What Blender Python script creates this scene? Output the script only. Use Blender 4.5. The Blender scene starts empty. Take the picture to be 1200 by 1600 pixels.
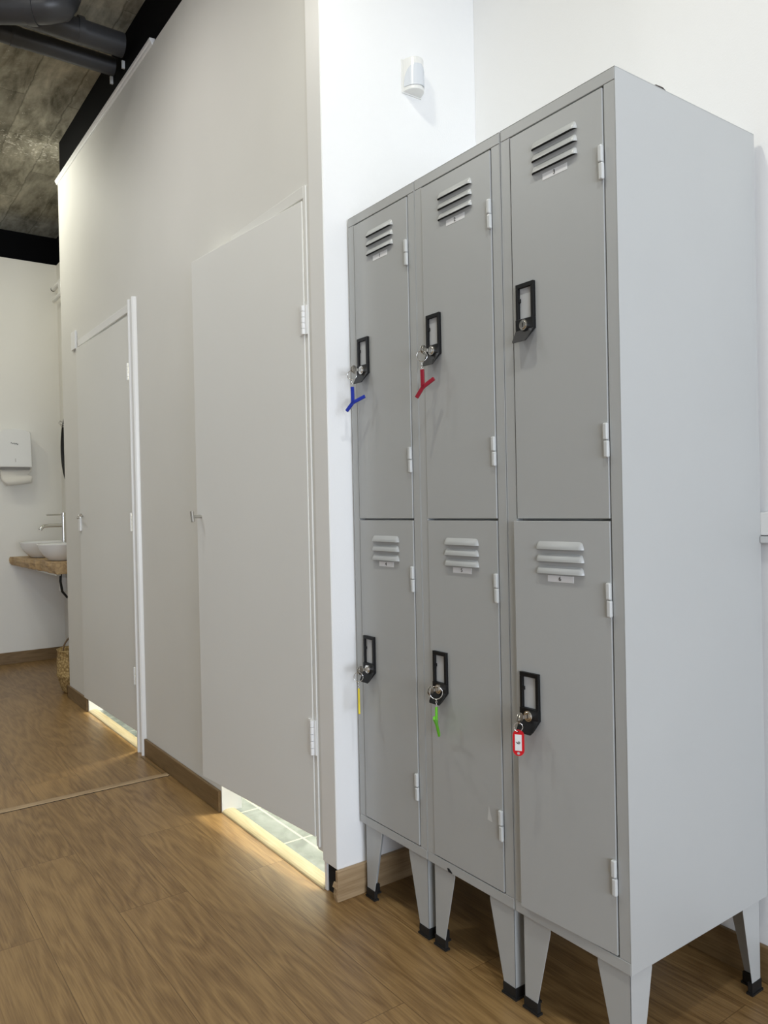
import bpy, bmesh, math, random
from mathutils import Vector, Matrix
random.seed(7)
PI = math.pi
sc = bpy.context.scene
C = bpy.context.scene.collection

# ------------------------------------------------------------------ camera
YAW, PITCH, ROLL, FPX = 0.62213, -0.0075166, -0.02102, 1202.6
cam_d = bpy.data.cameras.new('camera'); cam = bpy.data.objects.new('camera', cam_d); C.objects.link(cam)
cam_d.sensor_fit = 'VERTICAL'; cam_d.sensor_height = 36.0; cam_d.lens = FPX / 1600 * 36.0
cam_d.clip_start = 0.05; cam_d.clip_end = 60
f = Vector((-math.cos(YAW)*math.cos(PITCH), math.sin(YAW)*math.cos(PITCH), math.sin(PITCH)))
r = f.cross(Vector((0, 0, 1))).normalized(); u = r.cross(f)
c_, s_ = math.cos(ROLL), math.sin(ROLL)
r2 = c_*r + s_*u; u2 = -s_*r + c_*u
M = Matrix((r2, u2, -f)).transposed().to_4x4(); M.translation = Vector((0.8954, -1.1840, 1.0846))
cam.matrix_world = M
sc.camera = cam

# ------------------------------------------------------------------ world, lights, exposure
sc.view_settings.view_transform = 'Standard'; sc.view_settings.look = 'None'
sc.view_settings.gamma = 1.0; sc.view_settings.use_curve_mapping = False
sc.view_settings.exposure = 0.0
w = bpy.data.worlds.new('world'); sc.world = w; w.use_nodes = True
bg = w.node_tree.nodes['Background']; bg.inputs[0].default_value = (0.75, 0.85, 1.0, 1); bg.inputs[1].default_value = 1.0

def area(name, loc, target, size, power, col, size_y=None, spread=None):
    d = bpy.data.lights.new(name, 'AREA'); d.energy = power; d.color = col; d.size = size
    if size_y: d.shape = 'RECTANGLE'; d.size_y = size_y
    if spread: d.spread = spread
    o = bpy.data.objects.new(name, d); C.objects.link(o); o.location = loc
    o.rotation_euler = (Vector(target)-Vector(loc)).to_track_quat('-Z', 'Y').to_euler()
    return o
def spot(name, loc, target, power, col, radius, angle, blend=0.6):
    d = bpy.data.lights.new(name, 'SPOT'); d.energy = power; d.color = col; d.shadow_soft_size = radius
    d.spot_size = math.radians(angle); d.spot_blend = blend
    o = bpy.data.objects.new(name, d); C.objects.link(o); o.location = loc
    o.rotation_euler = (Vector(target)-Vector(loc)).to_track_quat('-Z', 'Y').to_euler()
    return o
DAY = (0.80, 0.89, 1.0); WARM = (1.0, 0.93, 0.80); NEUT = (1.0, 0.965, 0.90)
area('window_daylight', (4.3, -1.45, 1.3), (0, -1.0, 1.1), 2.6, 145, (0.80, 0.88, 1.0), 1.5)
spot('ceiling_and_fill_light', (-0.35, -0.72, 3.12), (-0.35, -0.3, 0), 38, (1.0, 0.98, 0.84), 0.05, 165, 0.9)
spot('ceiling_and_fill_light', (-2.3, -1.9, 3.12), (-2.3, -1.7, 0), 54, (0.92, 0.98, 1.0), 0.06, 160, 0.9)
spot('ceiling_and_fill_light', (-3.90, -0.60, 3.00), (-3.90, 0.0, 2.4), 17, (1.0, 1.0, 0.88), 0.06, 172, 0.6)
spot('ceiling_and_fill_light', (-4.00, -1.40, 3.10), (-4.6, 0.0, 1.6), 26, (1.0, 0.96, 0.76), 0.06, 160, 0.9)  # extra unseen spot, added to brighten the far wall
spot('ceiling_and_fill_light', (0.9, -0.72, 3.12), (0.9, -0.3, 0), 50, (0.95, 0.98, 1.0), 0.05, 165, 0.9)  # unseen wall washer added near the lockers, power fitted to brightness
spot('ceiling_and_fill_light', (-1.8, -0.9, 3.12), (-1.8, -0.5, 0), 25, (1.0, 0.97, 0.92), 0.05, 165, 0.9)  # another added, unseen wall washer, evening out the brightness by the doors
area('cubicle_lamp_light', (-1.45, 0.75, 2.45), (-1.45, 0.7, 0), 0.4, 82, (1.0, 0.985, 0.84))
area('cubicle_lamp_light', (-3.0, 0.75, 2.45), (-3.0, 0.7, 0), 0.4, 84, (1.0, 0.985, 0.84))

# ------------------------------------------------------------------ materials
def srgb(v):
    return tuple(((x/255)/12.92 if x/255 <= 0.04045 else ((x/255+0.055)/1.055)**2.4) for x in v)
def mat(name, col, rough=0.5, metal=0.0, bump=0.0, bscale=80, var=0.0, vscale=3, spec=0.5):
    m = bpy.data.materials.new(name); m.use_nodes = True; nt = m.node_tree; b = nt.nodes['Principled BSDF']
    b.inputs['Base Color'].default_value = (*col, 1); b.inputs['Roughness'].default_value = rough
    b.inputs['Metallic'].default_value = metal; b.inputs['Specular IOR Level'].default_value = spec
    tc = nt.nodes.new('ShaderNodeTexCoord')
    if var:
        n = nt.nodes.new('ShaderNodeTexNoise'); n.inputs['Scale'].default_value = vscale; n.inputs['Detail'].default_value = 5
        nt.links.new(tc.outputs['Object'], n.inputs['Vector'])
        cr = nt.nodes.new('ShaderNodeValToRGB')
        cr.color_ramp.elements[0].position = 0.3; cr.color_ramp.elements[1].position = 0.7
        cr.color_ramp.elements[0].color = (*[max(0, x*(1-var)) for x in col], 1)
        cr.color_ramp.elements[1].color = (*[min(1, x*(1+var)) for x in col], 1)
        nt.links.new(n.outputs['Fac'], cr.inputs['Fac']); nt.links.new(cr.outputs['Color'], b.inputs['Base Color'])
    if bump:
        n2 = nt.nodes.new('ShaderNodeTexNoise'); n2.inputs['Scale'].default_value = bscale; n2.inputs['Detail'].default_value = 3
        nt.links.new(tc.outputs['Object'], n2.inputs['Vector'])
        bp = nt.nodes.new('ShaderNodeBump'); bp.inputs['Strength'].default_value = bump; bp.inputs['Distance'].default_value = 0.002
        nt.links.new(n2.outputs['Fac'], bp.inputs['Height']); nt.links.new(bp.outputs['Normal'], b.inputs['Normal'])
    return m
M_WHITE = mat('white_wall_paint', (0.89, 0.89, 0.885), 0.75, bump=0.15, bscale=220, var=0.012)
M_PART = mat('partition_paint', (0.750, 0.740, 0.700), 0.68, bump=0.12, bscale=60, var=0.02, vscale=2.2)
M_DOOR = mat('door_paint', (0.775, 0.77, 0.735), 0.55, bump=0.10, bscale=45, var=0.012, vscale=2)
M_STRIP = mat('pale_strip_paint', (0.83, 0.825, 0.80), 0.4, bump=0.10, bscale=45)
M_FARW = mat('far_wall_light_tint', (0.79, 0.775, 0.725), 0.75, bump=0.15, bscale=220, var=0.012)  # wall colour tinted beige to carry the warmer, weaker light at the far end
M_TRIM = mat('gloss_white_trim', (0.84, 0.84, 0.83), 0.32)
M_BLACK = mat('black_beam_paint', (0.004, 0.004, 0.0045), 0.8, bump=0.2, bscale=40, spec=0.08)
M_GREY = mat('locker_grey_paint', (0.438, 0.446, 0.438), 0.36, bump=0.05, bscale=500, var=0.012, vscale=4)
M_SIDE = M_GREY
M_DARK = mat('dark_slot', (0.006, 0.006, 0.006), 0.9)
M_PLAST = mat('black_plastic', (0.006, 0.006, 0.0065), 0.45, bump=0.1, bscale=700, spec=0.3)
M_RUB = mat('black_rubber', (0.008, 0.008, 0.008), 0.6)
M_CHROME = mat('chrome', (0.78, 0.77, 0.74), 0.16, 1.0)
M_STEEL = mat('brushed_steel', (0.55, 0.53, 0.49), 0.3, 1.0)
M_INSET = mat('grey_card_insert', (0.50, 0.51, 0.515), 0.45)
M_HINGE = mat('hinge_light_grey', (0.60, 0.61, 0.60), 0.3)
M_LABEL = mat('white_label', (0.80, 0.80, 0.80), 0.4)
M_INK = mat('black_ink', (0.01, 0.01, 0.01), 0.6)
M_BLUE = mat('blue_plastic', srgb((28, 50, 160)), 0.35); M_RED = mat('red_rubber', srgb((140, 16, 38)), 0.4)
M_YEL = mat('yellow_rubber', srgb((228, 205, 40)), 0.4); M_GRN = mat('green_rubber', srgb((104, 190, 40)), 0.4)
M_TAG = mat('red_plastic', srgb((205, 28, 40)), 0.22)
M_CER = mat('white_ceramic', (0.82, 0.82, 0.81), 0.08)
M_WPL = mat('white_plastic', (0.80, 0.80, 0.775), 0.3)
M_PIPE = mat('grey_pipe', (0.043, 0.044, 0.047), 0.40, bump=0.1, bscale=20, var=0.15, vscale=6)
M_MIRROR = mat('mirror_glass', (0.9, 0.9, 0.9), 0.02, 1.0)
M_PAPER = mat('paper_towel', (0.72, 0.69, 0.62), 0.9, bump=0.3, bscale=150)
M_SENS = mat('frosted_sensor_lens', (0.68, 0.71, 0.75), 0.25)

def wood(name, dark, light, planks=True, rough=0.36, axis='X', scale=1.0, gap=True):
    m = bpy.data.materials.new(name); m.use_nodes = True; nt = m.node_tree; L = nt.links; N = nt.nodes.new
    b = nt.nodes['Principled BSDF']; b.inputs['Roughness'].default_value = rough
    tc = N('ShaderNodeTexCoord'); mp = N('ShaderNodeMapping'); L.new(tc.outputs['Object'], mp.inputs['Vector'])
    if axis == 'Y': mp.inputs['Rotation'].default_value = (0, 0, PI/2)
    if axis == 'Z': mp.inputs['Rotation'].default_value = (0, PI/2, 0)
    br = N('ShaderNodeTexBrick'); br.offset = 0.37; br.offset_frequency = 2
    br.inputs['Scale'].default_value = 1; br.inputs['Brick Width'].default_value = 1.22; br.inputs['Row Height'].default_value = 0.192
    br.inputs['Mortar Size'].default_value = 0.0009; br.inputs['Mortar Smooth'].default_value = 0.3
    br.inputs['Color1'].default_value = (0, 0, 0, 1); br.inputs['Color2'].default_value = (1, 1, 1, 1); br.inputs['Mortar'].default_value = (0.5, 0.5, 0.5, 1)
    L.new(mp.outputs[0], br.inputs['Vector'])
    # shift the figure of each plank by its own random value
    sh = N('ShaderNodeVectorMath'); sh.operation = 'MULTIPLY_ADD'
    L.new(br.outputs['Color'], sh.inputs[0]); sh.inputs[1].default_value = (7.3, 3.1, 5.7) if planks else (0, 0, 0); L.new(mp.outputs[0], sh.inputs[2])
    st = N('ShaderNodeMapping'); st.inputs['Scale'].default_value = (1.1*scale, 7.5*scale, 7.5*scale); L.new(sh.outputs[0], st.inputs['Vector'])
    n1 = N('ShaderNodeTexNoise'); n1.inputs['Scale'].default_value = 1.3; n1.inputs['Detail'].default_value = 2.5; n1.inputs['Roughness'].default_value = 0.5; n1.inputs['Distortion'].default_value = 0.25
    L.new(st.outputs[0], n1.inputs['Vector'])
    rg = N('ShaderNodeMath'); rg.operation = 'MULTIPLY'; rg.inputs[1].default_value = 17; L.new(n1.outputs['Fac'], rg.inputs[0])
    fr = N('ShaderNodeMath'); fr.operation = 'PINGPONG'; fr.inputs[1].default_value = 1.0; L.new(rg.outputs[0], fr.inputs[0])
    st2 = N('ShaderNodeMapping'); st2.inputs['Scale'].default_value = (7*scale, 170*scale, 170*scale); L.new(sh.outputs[0], st2.inputs['Vector'])
    n2 = N('ShaderNodeTexNoise'); n2.inputs['Scale'].default_value = 1.5; n2.inputs['Detail'].default_value = 3; L.new(st2.outputs[0], n2.inputs['Vector'])
    n3 = N('ShaderNodeTexNoise'); n3.inputs['Scale'].default_value = 1.0; n3.inputs['Detail'].default_value = 2; 
    st3 = N('ShaderNodeMapping'); st3.inputs['Scale'].default_value = (1.2, 5, 5); L.new(sh.outputs[0], st3.inputs['Vector']); L.new(st3.outputs[0], n3.inputs['Vector'])
    def mul(a, k, add=None):
        x = N('ShaderNodeMath'); x.operation = 'MULTIPLY_ADD'; L.new(a, x.inputs[0]); x.inputs[1].default_value = k
        if add is None: x.inputs[2].default_value = 0
        elif isinstance(add, float): x.inputs[2].default_value = add
        else: L.new(add, x.inputs[2])
        return x.outputs[0]
    v = mul(fr.outputs[0], 0.30); v = mul(n2.outputs['Fac'], 0.85, v); v = mul(n3.outputs['Fac'], 0.45, v)
    if planks: v = mul(br.outputs['Color'], 0.13, v)
    v = mul(v, 1.0, -0.34 if planks else -0.25)
    cr = N('ShaderNodeValToRGB'); e = cr.color_ramp.elements
    e[0].position = 0.18; e[0].color = (*dark, 1); e[1].position = 0.78; e[1].color = (*light, 1)
    L.new(v, cr.inputs['Fac'])
    out = cr.outputs['Color']
    if planks:
        mx = N('ShaderNodeMixRGB'); L.new(br.outputs['Fac'], mx.inputs['Fac']); L.new(out, mx.inputs[1])
        mx.inputs[2].default_value = (*[x*0.8 for x in dark], 1); out = mx.outputs[0]
    L.new(out, b.inputs['Base Color'])
    bp = N('ShaderNodeBump'); bp.inputs['Strength'].default_value = 0.12; bp.inputs['Distance'].default_value = 0.001
    L.new(n2.outputs['Fac'], bp.inputs['Height']); L.new(bp.outputs['Normal'], b.inputs['Normal'])
    return m
M_FLOOR = wood('oak_laminate', (0.155, 0.082, 0.027), (0.340, 0.208, 0.082))
M_BASE = wood('oak_baseboard_shaded', (0.130, 0.076, 0.026), (0.215, 0.135, 0.058), planks=False, rough=0.5)  # oak darkened to carry the shade on faces turned from the window
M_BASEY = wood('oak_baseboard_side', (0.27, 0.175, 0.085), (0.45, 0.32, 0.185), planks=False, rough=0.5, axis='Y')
M_BASEF = wood('oak_baseboard_far_shaded', (0.130, 0.076, 0.026), (0.215, 0.135, 0.058), planks=False, rough=0.5, axis='Y')  # same shade-darkened oak, grain turned along Y
M_THR = wood('pale_threshold', (0.36, 0.29, 0.16), (0.50, 0.42, 0.27), planks=False, rough=0.4)
M_SLAB = wood('rough_slab', (0.26, 0.155, 0.07), (0.56, 0.39, 0.20), planks=False, rough=0.55)

def tiles(name, c1, c2, grout, size, off, rough=0.2, zaxis=False):
    m = bpy.data.materials.new(name); m.use_nodes = True; nt = m.node_tree; L = nt.links; N = nt.nodes.new
    b = nt.nodes['Principled BSDF']; b.inputs['Roughness'].default_value = rough
    tc = N('ShaderNodeTexCoord'); mp = N('ShaderNodeMapping'); L.new(tc.outputs['Object'], mp.inputs['Vector'])
    mp.inputs['Location'].default_value = off
    br = N('ShaderNodeTexBrick'); br.offset = 0; br.inputs['Scale'].default_value = 1
    br.inputs['Brick Width'].default_value = size; br.inputs['Row Height'].default_value = size; br.inputs['Mortar Size'].default_value = 0.004
    L.new(mp.outputs[0], br.inputs['Vector'])
    n = N('ShaderNodeTexNoise'); n.inputs['Scale'].default_value = 9; n.inputs['Detail'].default_value = 6; n.inputs['Distortion'].default_value = 1.2
    L.new(tc.outputs['Object'], n.inputs['Vector'])
    cr = N('ShaderNodeValToRGB'); cr.color_ramp.elements[0].position = 0.35; cr.color_ramp.elements[1].position = 0.65
    cr.color_ramp.elements[0].color = (*c1, 1); cr.color_ramp.elements[1].color = (*c2, 1); L.new(n.outputs['Fac'], cr.inputs['Fac'])
    mx = N('ShaderNodeMixRGB'); L.new(br.outputs['Fac'], mx.inputs['Fac']); L.new(cr.outputs['Color'], mx.inputs[1]); mx.inputs[2].default_value = (*grout, 1)
    L.new(mx.outputs[0], b.inputs['Base Color'])
    return m
M_TILE = tiles('grey_marbled_floor_tile', (0.15, 0.172, 0.162), (0.25, 0.275, 0.262), (0.42, 0.43, 0.36), 0.322, (1.643+0.322*6, -0.05+0.322*2, 0))
M_CUB = mat('cubicle_wall_paint', (0.80, 0.80, 0.78), 0.5)

def concrete():
    m = bpy.data.materials.new('board_formed_concrete'); m.use_nodes = True; nt = m.node_tree; L = nt.links; N = nt.nodes.new
    b = nt.nodes['Principled BSDF']; b.inputs['Roughness'].default_value = 0.9
    tc = N('ShaderNodeTexCoord')
    def noise(scale, det, sx=1, sy=1, dist=0.0, rough=0.6):
        mp = N('ShaderNodeMapping'); mp.inputs['Scale'].default_value = (sx, sy, 1); L.new(tc.outputs['Object'], mp.inputs['Vector'])
        n = N('ShaderNodeTexNoise'); n.inputs['Scale'].default_value = scale; n.inputs['Detail'].default_value = det
        n.inputs['Distortion'].default_value = dist; n.inputs['Roughness'].default_value = rough
        L.new(mp.outputs[0], n.inputs['Vector']); return n.outputs['Fac']
    a = noise(2.2, 9, 1, 1.5, 0.4, 0.68); d = noise(26, 6, 0.25, 1); e_ = noise(5, 8, 0.5, 2.2, 1.0)
    def ma(x, k, y=None):
        q = N('ShaderNodeMath'); q.operation = 'MULTIPLY_ADD'; L.new(x, q.inputs[0]); q.inputs[1].default_value = k
        if y is None: q.inputs[2].default_value = 0
        else: L.new(y, q.inputs[2])
        return q.outputs[0]
    v = ma(a, 0.45); v = ma(d, 0.2, v); v = ma(e_, 0.35, v)
    cr = N('ShaderNodeValToRGB'); cr.color_ramp.elements[0].position = 0.39; cr.color_ramp.elements[1].position = 0.66
    cr.color_ramp.elements[0].color = (0.105, 0.095, 0.062, 1); cr.color_ramp.elements[1].color = (0.66, 0.62, 0.49, 1)
    L.new(v, cr.inputs['Fac'])
    # board joints
    mpb = N('ShaderNodeMapping'); mpb.inputs['Location'].default_value = (0.05, 0.10, 0)
    dn = N('ShaderNodeTexNoise'); dn.inputs['Scale'].default_value = 9; dn.inputs['Detail'].default_value = 4; L.new(tc.outputs['Object'], dn.inputs['Vector'])
    dv = N('ShaderNodeVectorMath'); dv.operation = 'MULTIPLY_ADD'; L.new(dn.outputs['Color'], dv.inputs[0]); dv.inputs[1].default_value = (0.05, 0.03, 0); L.new(tc.outputs['Object'], dv.inputs[2])
    L.new(dv.outputs[0], mpb.inputs['Vector'])
    br = N('ShaderNodeTexBrick'); br.offset = 0.5; br.inputs['Scale'].default_value = 1; br.inputs['Brick Width'].default_value = 0.95; br.inputs['Row Height'].default_value = 0.21
    br.inputs['Mortar Size'].default_value = 0.006; br.inputs['Mortar Smooth'].default_value = 1.0
    br.inputs['Color1'].default_value = (0.75, 0.75, 0.75, 1); br.inputs['Color2'].default_value = (1.2, 1.2, 1.2, 1); br.inputs['Mortar'].default_value = (0.42, 0.42, 0.40, 1)
    L.new(mpb.outputs[0], br.inputs['Vector'])
    mx = N('ShaderNodeMixRGB'); mx.blend_type = 'MULTIPLY'; mx.inputs[0].default_value = 0.75
    L.new(cr.outputs['Color'], mx.inputs[1]); L.new(br.outputs['Color'], mx.inputs[2])
    # pale lime stains in a band across the slab
    sx = N('ShaderNodeSeparateXYZ'); L.new(tc.outputs['Object'], sx.inputs[0])
    ax = N('ShaderNodeMath'); ax.operation = 'ADD'; ax.inputs[1].default_value = 4.0; L.new(sx.outputs['X'], ax.inputs[0])
    ab = N('ShaderNodeMath'); ab.operation = 'ABSOLUTE'; L.new(ax.outputs[0], ab.inputs[0])
    mr = N('ShaderNodeMapRange'); mr.inputs['From Min'].default_value = 0.10; mr.inputs['From Max'].default_value = 0.28; mr.inputs['To Min'].default_value = 0.10; mr.inputs['To Max'].default_value = 0.0
    L.new(ab.outputs[0], mr.inputs['Value'])
    wn = noise(16, 5, 1.4, 1, 2.2, 0.7)
    ad = N('ShaderNodeMath'); ad.operation = 'ADD'; L.new(wn, ad.inputs[0]); L.new(mr.outputs[0], ad.inputs[1])
    gt = N('ShaderNodeMapRange'); gt.inputs['From Min'].default_value = 0.655; gt.inputs['From Max'].default_value = 0.70; L.new(ad.outputs[0], gt.inputs['Value'])
    m2 = N('ShaderNodeMixRGB'); L.new(gt.outputs[0], m2.inputs[0]); L.new(mx.outputs[0], m2.inputs[1]); m2.inputs[2].default_value = (0.85, 0.82, 0.72, 1)
    L.new(m2.outputs[0], b.inputs['Base Color'])
    bp = N('ShaderNodeBump'); bp.inputs['Strength'].default_value = 0.6; bp.inputs['Distance'].default_value = 0.01
    L.new(v, bp.inputs['Height']); L.new(bp.outputs['Normal'], b.inputs['Normal'])
    return m
M_CONC = concrete()

def weave():
    m = bpy.data.materials.new('woven_seagrass'); m.use_nodes = True; nt = m.node_tree; L = nt.links; N = nt.nodes.new
    b = nt.nodes['Principled BSDF']; b.inputs['Roughness'].default_value = 0.8
    tc = N('ShaderNodeTexCoord'); v = N('ShaderNodeTexVoronoi'); v.inputs['Scale'].default_value = 75; L.new(tc.outputs['Object'], v.inputs['Vector'])
    cr = N('ShaderNodeValToRGB'); cr.color_ramp.elements[0].color = (0.62, 0.45, 0.20, 1); cr.color_ramp.elements[1].color = (0.24, 0.15, 0.05, 1); cr.color_ramp.elements[1].position = 0.75
    L.new(v.outputs['Distance'], cr.inputs['Fac']); L.new(cr.outputs['Color'], b.inputs['Base Color'])
    bp = N('ShaderNodeBump'); bp.inputs['Strength'].default_value = 0.8; bp.inputs['Distance'].default_value = 0.004; bp.invert = True
    L.new(v.outputs['Distance'], bp.inputs['Height']); L.new(bp.outputs['Normal'], b.inputs['Normal'])
    return m
M_WEAVE = weave()

# ------------------------------------------------------------------ mesh builder
class MB:
    def __init__(s): s.v = []; s.f = []; s.m = []; s.sm = []
    def add(s, vs, fs, mi=0, smooth=False):
        o = len(s.v); s.v += [tuple(p) for p in vs]
        for q in fs: s.f.append([i+o for i in q]); s.m.append(mi); s.sm.append(smooth)
        return s
    def box(s, x0, x1, y0, y1, z0, z1, mi=0):
        vs = [(x, y, z) for x in (x0, x1) for y in (y0, y1) for z in (z0, z1)]
        return s.add(vs, [(0,1,3,2),(4,6,7,5),(0,4,5,1),(2,3,7,6),(0,2,6,4),(1,5,7,3)], mi)
    def prism(s, poly, a, b, plane='xz', mi=0, smooth=False):
        # poly in the plane, extruded from a to b along the third axis
        def P(p, t): return (p[0], t, p[1]) if plane == 'xz' else ((t, p[0], p[1]) if plane == 'yz' else (p[0], p[1], t))
        n = len(poly); vs = [P(p, a) for p in poly]+[P(p, b) for p in poly]
        fs = [tuple(range(n)), tuple(range(2*n-1, n-1, -1))]+[(i, i+n, (i+1) % n+n, (i+1) % n) for i in range(n)]
        return s.add(vs, fs, mi, smooth)
    def tube(s, pts, rad, n=12, mi=0, closed=False, flat=None, cap=True):
        pts = [Vector(p) for p in pts]; k = len(pts); rings = []
        up = None
        for i, p in enumerate(pts):
            if closed: t = (pts[(i+1) % k]-pts[i-1]).normalized()
            else: t = (pts[min(i+1, k-1)]-pts[max(i-1, 0)]).normalized()
            if up is None: up = t.orthogonal().normalized()
            up = (up - t*up.dot(t)).normalized(); sd = t.cross(up)
            rr = rad[i] if isinstance(rad, (list, tuple)) else rad
            rings.append([p+(up*math.cos(2*PI*j/n)+sd*math.sin(2*PI*j/n))*rr for j in range(n)])
        vs = [q for ring in rings for q in ring]; fs = []
        for i in range(k if closed else k-1):
            a, b = i*n, ((i+1) % k)*n
            fs += [(a+j, a+(j+1) % n, b+(j+1) % n, b+j) for j in range(n)]
        s.add(vs, fs, mi, True)
        if not closed and cap:
            s.add(rings[0], [tuple(range(n-1, -1, -1))], mi); s.add(rings[-1], [tuple(range(n))], mi)
        return s
    def lathe(s, prof, cx, cy, n=32, mi=0, sx=1, sy=1, smooth=True, cz=0):
        k = len(prof); vs = [(cx+rr*sx*math.cos(2*PI*j/n), cy+rr*sy*math.sin(2*PI*j/n), z+cz) for rr, z in prof for j in range(n)]
        fs = [(i*n+j, i*n+(j+1) % n, (i+1)*n+(j+1) % n, (i+1)*n+j) for i in range(k-1) for j in range(n)]
        return s.add(vs, fs, mi, smooth)
    def sheet(s, poly, th, axis_o, ax, ay, mi=0):
        # flat plate: 2-D outline in the frame (origin, ax, ay), thickness th along ax x ay
        o, ax, ay = Vector(axis_o), Vector(ax).normalized(), Vector(ay).normalized(); nn = ax.cross(ay)*th/2
        n = len(poly); P = [o+ax*p[0]+ay*p[1] for p in poly]
        vs = [p-nn for p in P]+[p+nn for p in P]
        fs = [tuple(range(n-1, -1, -1)), tuple(range(n, 2*n))]+[(i, (i+1) % n, (i+1) % n+n, i+n) for i in range(n)]
        return s.add(vs, fs, mi)
    def text(s, ch, size, o, ax, ay, mi=0, th=0.0003):
        cu = bpy.data.curves.new('t', 'FONT'); cu.body = ch; cu.size = size; cu.align_x = 'CENTER'; cu.align_y = 'CENTER'; cu.extrude = th; cu.resolution_u = 3
        ob = bpy.data.objects.new('t', cu); C.objects.link(ob)
        me = bpy.data.meshes.new_from_object(ob)
        o, ax, ay = Vector(o), Vector(ax).normalized(), Vector(ay).normalized(); nz = ax.cross(ay)
        s.add([o+ax*v.co.x+ay*v.co.y+nz*v.co.z for v in me.vertices], [tuple(p.vertices) for p in me.polygons], mi)
        bpy.data.objects.remove(ob); bpy.data.curves.remove(cu); bpy.data.meshes.remove(me)
        return s
    def build(s, name, mats, parent=None, bevel=0, seg=2, fix=True, loc=None):
        me = bpy.data.meshes.new(name)
        off = Vector(loc) if loc else Vector((0, 0, 0))
        me.from_pydata([tuple(Vector(v)-off) for v in s.v], [], s.f)
        if not isinstance(mats, (list, tuple)): mats = [mats]
        for m in mats: me.materials.append(m)
        for p, mi, sm in zip(me.polygons, s.m, s.sm): p.material_index = mi; p.use_smooth = sm
        if fix:
            bm = bmesh.new(); bm.from_mesh(me); bmesh.ops.recalc_face_normals(bm, faces=bm.faces); bm.to_mesh(me); bm.free()
        o = bpy.data.objects.new(name, me); C.objects.link(o); o.location = off
        if parent: o.parent = parent; o.location = off
        if bevel:
            md = o.modifiers.new('bevel', 'BEVEL'); md.width = bevel; md.segments = seg; md.limit_method = 'ANGLE'; md.angle_limit = math.radians(40)
            md.harden_normals = False
        return o
def struct(o): o['kind'] = 'structure'; return o
def tag(o, label, cat=None, group=None):
    o['label'] = label
    if cat: o['category'] = cat
    if group: o['group'] = group
    return o
def empty(name, loc, label, cat, group=None, rz=0):
    o = bpy.data.objects.new(name, None); C.objects.link(o); o.location = loc; o.rotation_euler = (0, 0, rz); o.empty_display_size = 0.05
    return tag(o, label, cat, group)
def B(x0, x1, y0, y1, z0, z1): return MB().box(x0, x1, y0, y1, z0, z1)

# ------------------------------------------------------------------ setting
ZC = 3.25; XS = -0.91; YB = 0.50; YW = -0.07; XF = -5.213; YS = 0.222; XE = -3.86; TOPW = 3.008
struct(MB().add([(-5.8, -5, 0), (4.5, -5, 0), (4.5, YB, 0), (-0.98, YB, 0), (-0.98, -0.002, 0), (XE, -0.002, 0), (XE, 0.4, 0), (-5.8, 0.4, 0)], [tuple(range(8))]).build('floor', M_FLOOR))
struct(MB().box(-3.85, -0.987, -0.021, 1.3, -0.05, 0.0009).build('floor_tiles', M_TILE))
struct(B(-6.2, 4.5, -5.0, 1.4, ZC, ZC+0.15).build('ceiling', M_CONC))
# partition with the two door openings
D1 = (-3.45, -2.59, 1.968); D2 = (-1.69, -1.017, 1.952)
pw = MB()
pw.box(XE, D1[0], YW, 0, 0, TOPW); pw.box(D1[0], D1[1], YW, 0, D1[2], TOPW); pw.box(D1[1], D2[0], YW, 0, 0, TOPW)
pw.box(D2[0], D2[1], YW, 0, D2[2], TOPW); pw.box(D2[1], -0.985, YW, 0, 0.105, TOPW)
pw.box(-0.985, XS-0.004, YW+0.004, 0, 0.085, ZC)
struct(pw.build('wall_partition', M_PART))
struct(B(-0.985, XS-0.001, YW-0.004, YW+0.004, 0.085, ZC).build('trim_1', M_STRIP, bevel=0.0012))
struct(B(XE, XE+0.07, 0, 1.3, 0, ZC).build('wall_partition_end', M_WHITE))
struct(MB().box(XS-0.004, XS, YW-0.001, YB, 0.0, ZC).box(XS-0.08, XS-0.004, 0.0, YB, 0, ZC).build('wall_side', M_WHITE, bevel=0.0015))
struct(B(XS-0.08, 4.5, YB, YB+0.1, 0, ZC).build('wall_back', M_WHITE))
struct(B(XF-0.08, XF, -5.0, YS+0.08, 0, 2.94).build('wall_left', M_FARW))
struct(B(XF-0.08, XE, YS, YS+0.08, 0, 2.94).build('wall_sink', M_FARW))
struct(MB().box(-5.65, -5.535, -5.0, 0.40, 2.6, ZC).box(-5.535, XE, 0.30, 0.40, 2.6, ZC).build('wall_upper_black', M_BLACK))
struct(B(XE+0.005, XS-0.081, -0.060, 0.06, TOPW, ZC).build('ceiling_beam', M_BLACK, bevel=0.003))
# room behind the camera
struct(MB().box(4.5, 4.6, -5.0, -3.8, 0, ZC).box(4.5, 4.6, -0.1, YB, 0, ZC).box(4.5, 4.6, -3.8, -0.1, 0, 0.35).box(4.5, 4.6, -3.8, -0.1, 2.6, ZC).build('wall_right', M_WHITE))
struct(MB().box(4.5, 4.56, -3.8, -3.74, 0.35, 2.6).box(4.5, 4.56, -0.16, -0.1, 0.35, 2.6).box(4.5, 4.56, -2.33, -2.27, 0.35, 2.6).box(4.5, 4.56, -3.8, -0.1, 0.35, 0.41).box(4.5, 4.56, -3.8, -0.1, 2.54, 2.6).build('window_1', M_TRIM))
struct(B(-5.8, 4.6, -5.1, -5.0, 0, ZC).build('wall_rear', M_WHITE))
struct(B(-0.9855, XS-0.0045, YW+0.0085, -0.001, 0, 0.0848).build('gap_shade_block', M_DARK))  # black block painting the shade inside the gap beside the door post
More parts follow.
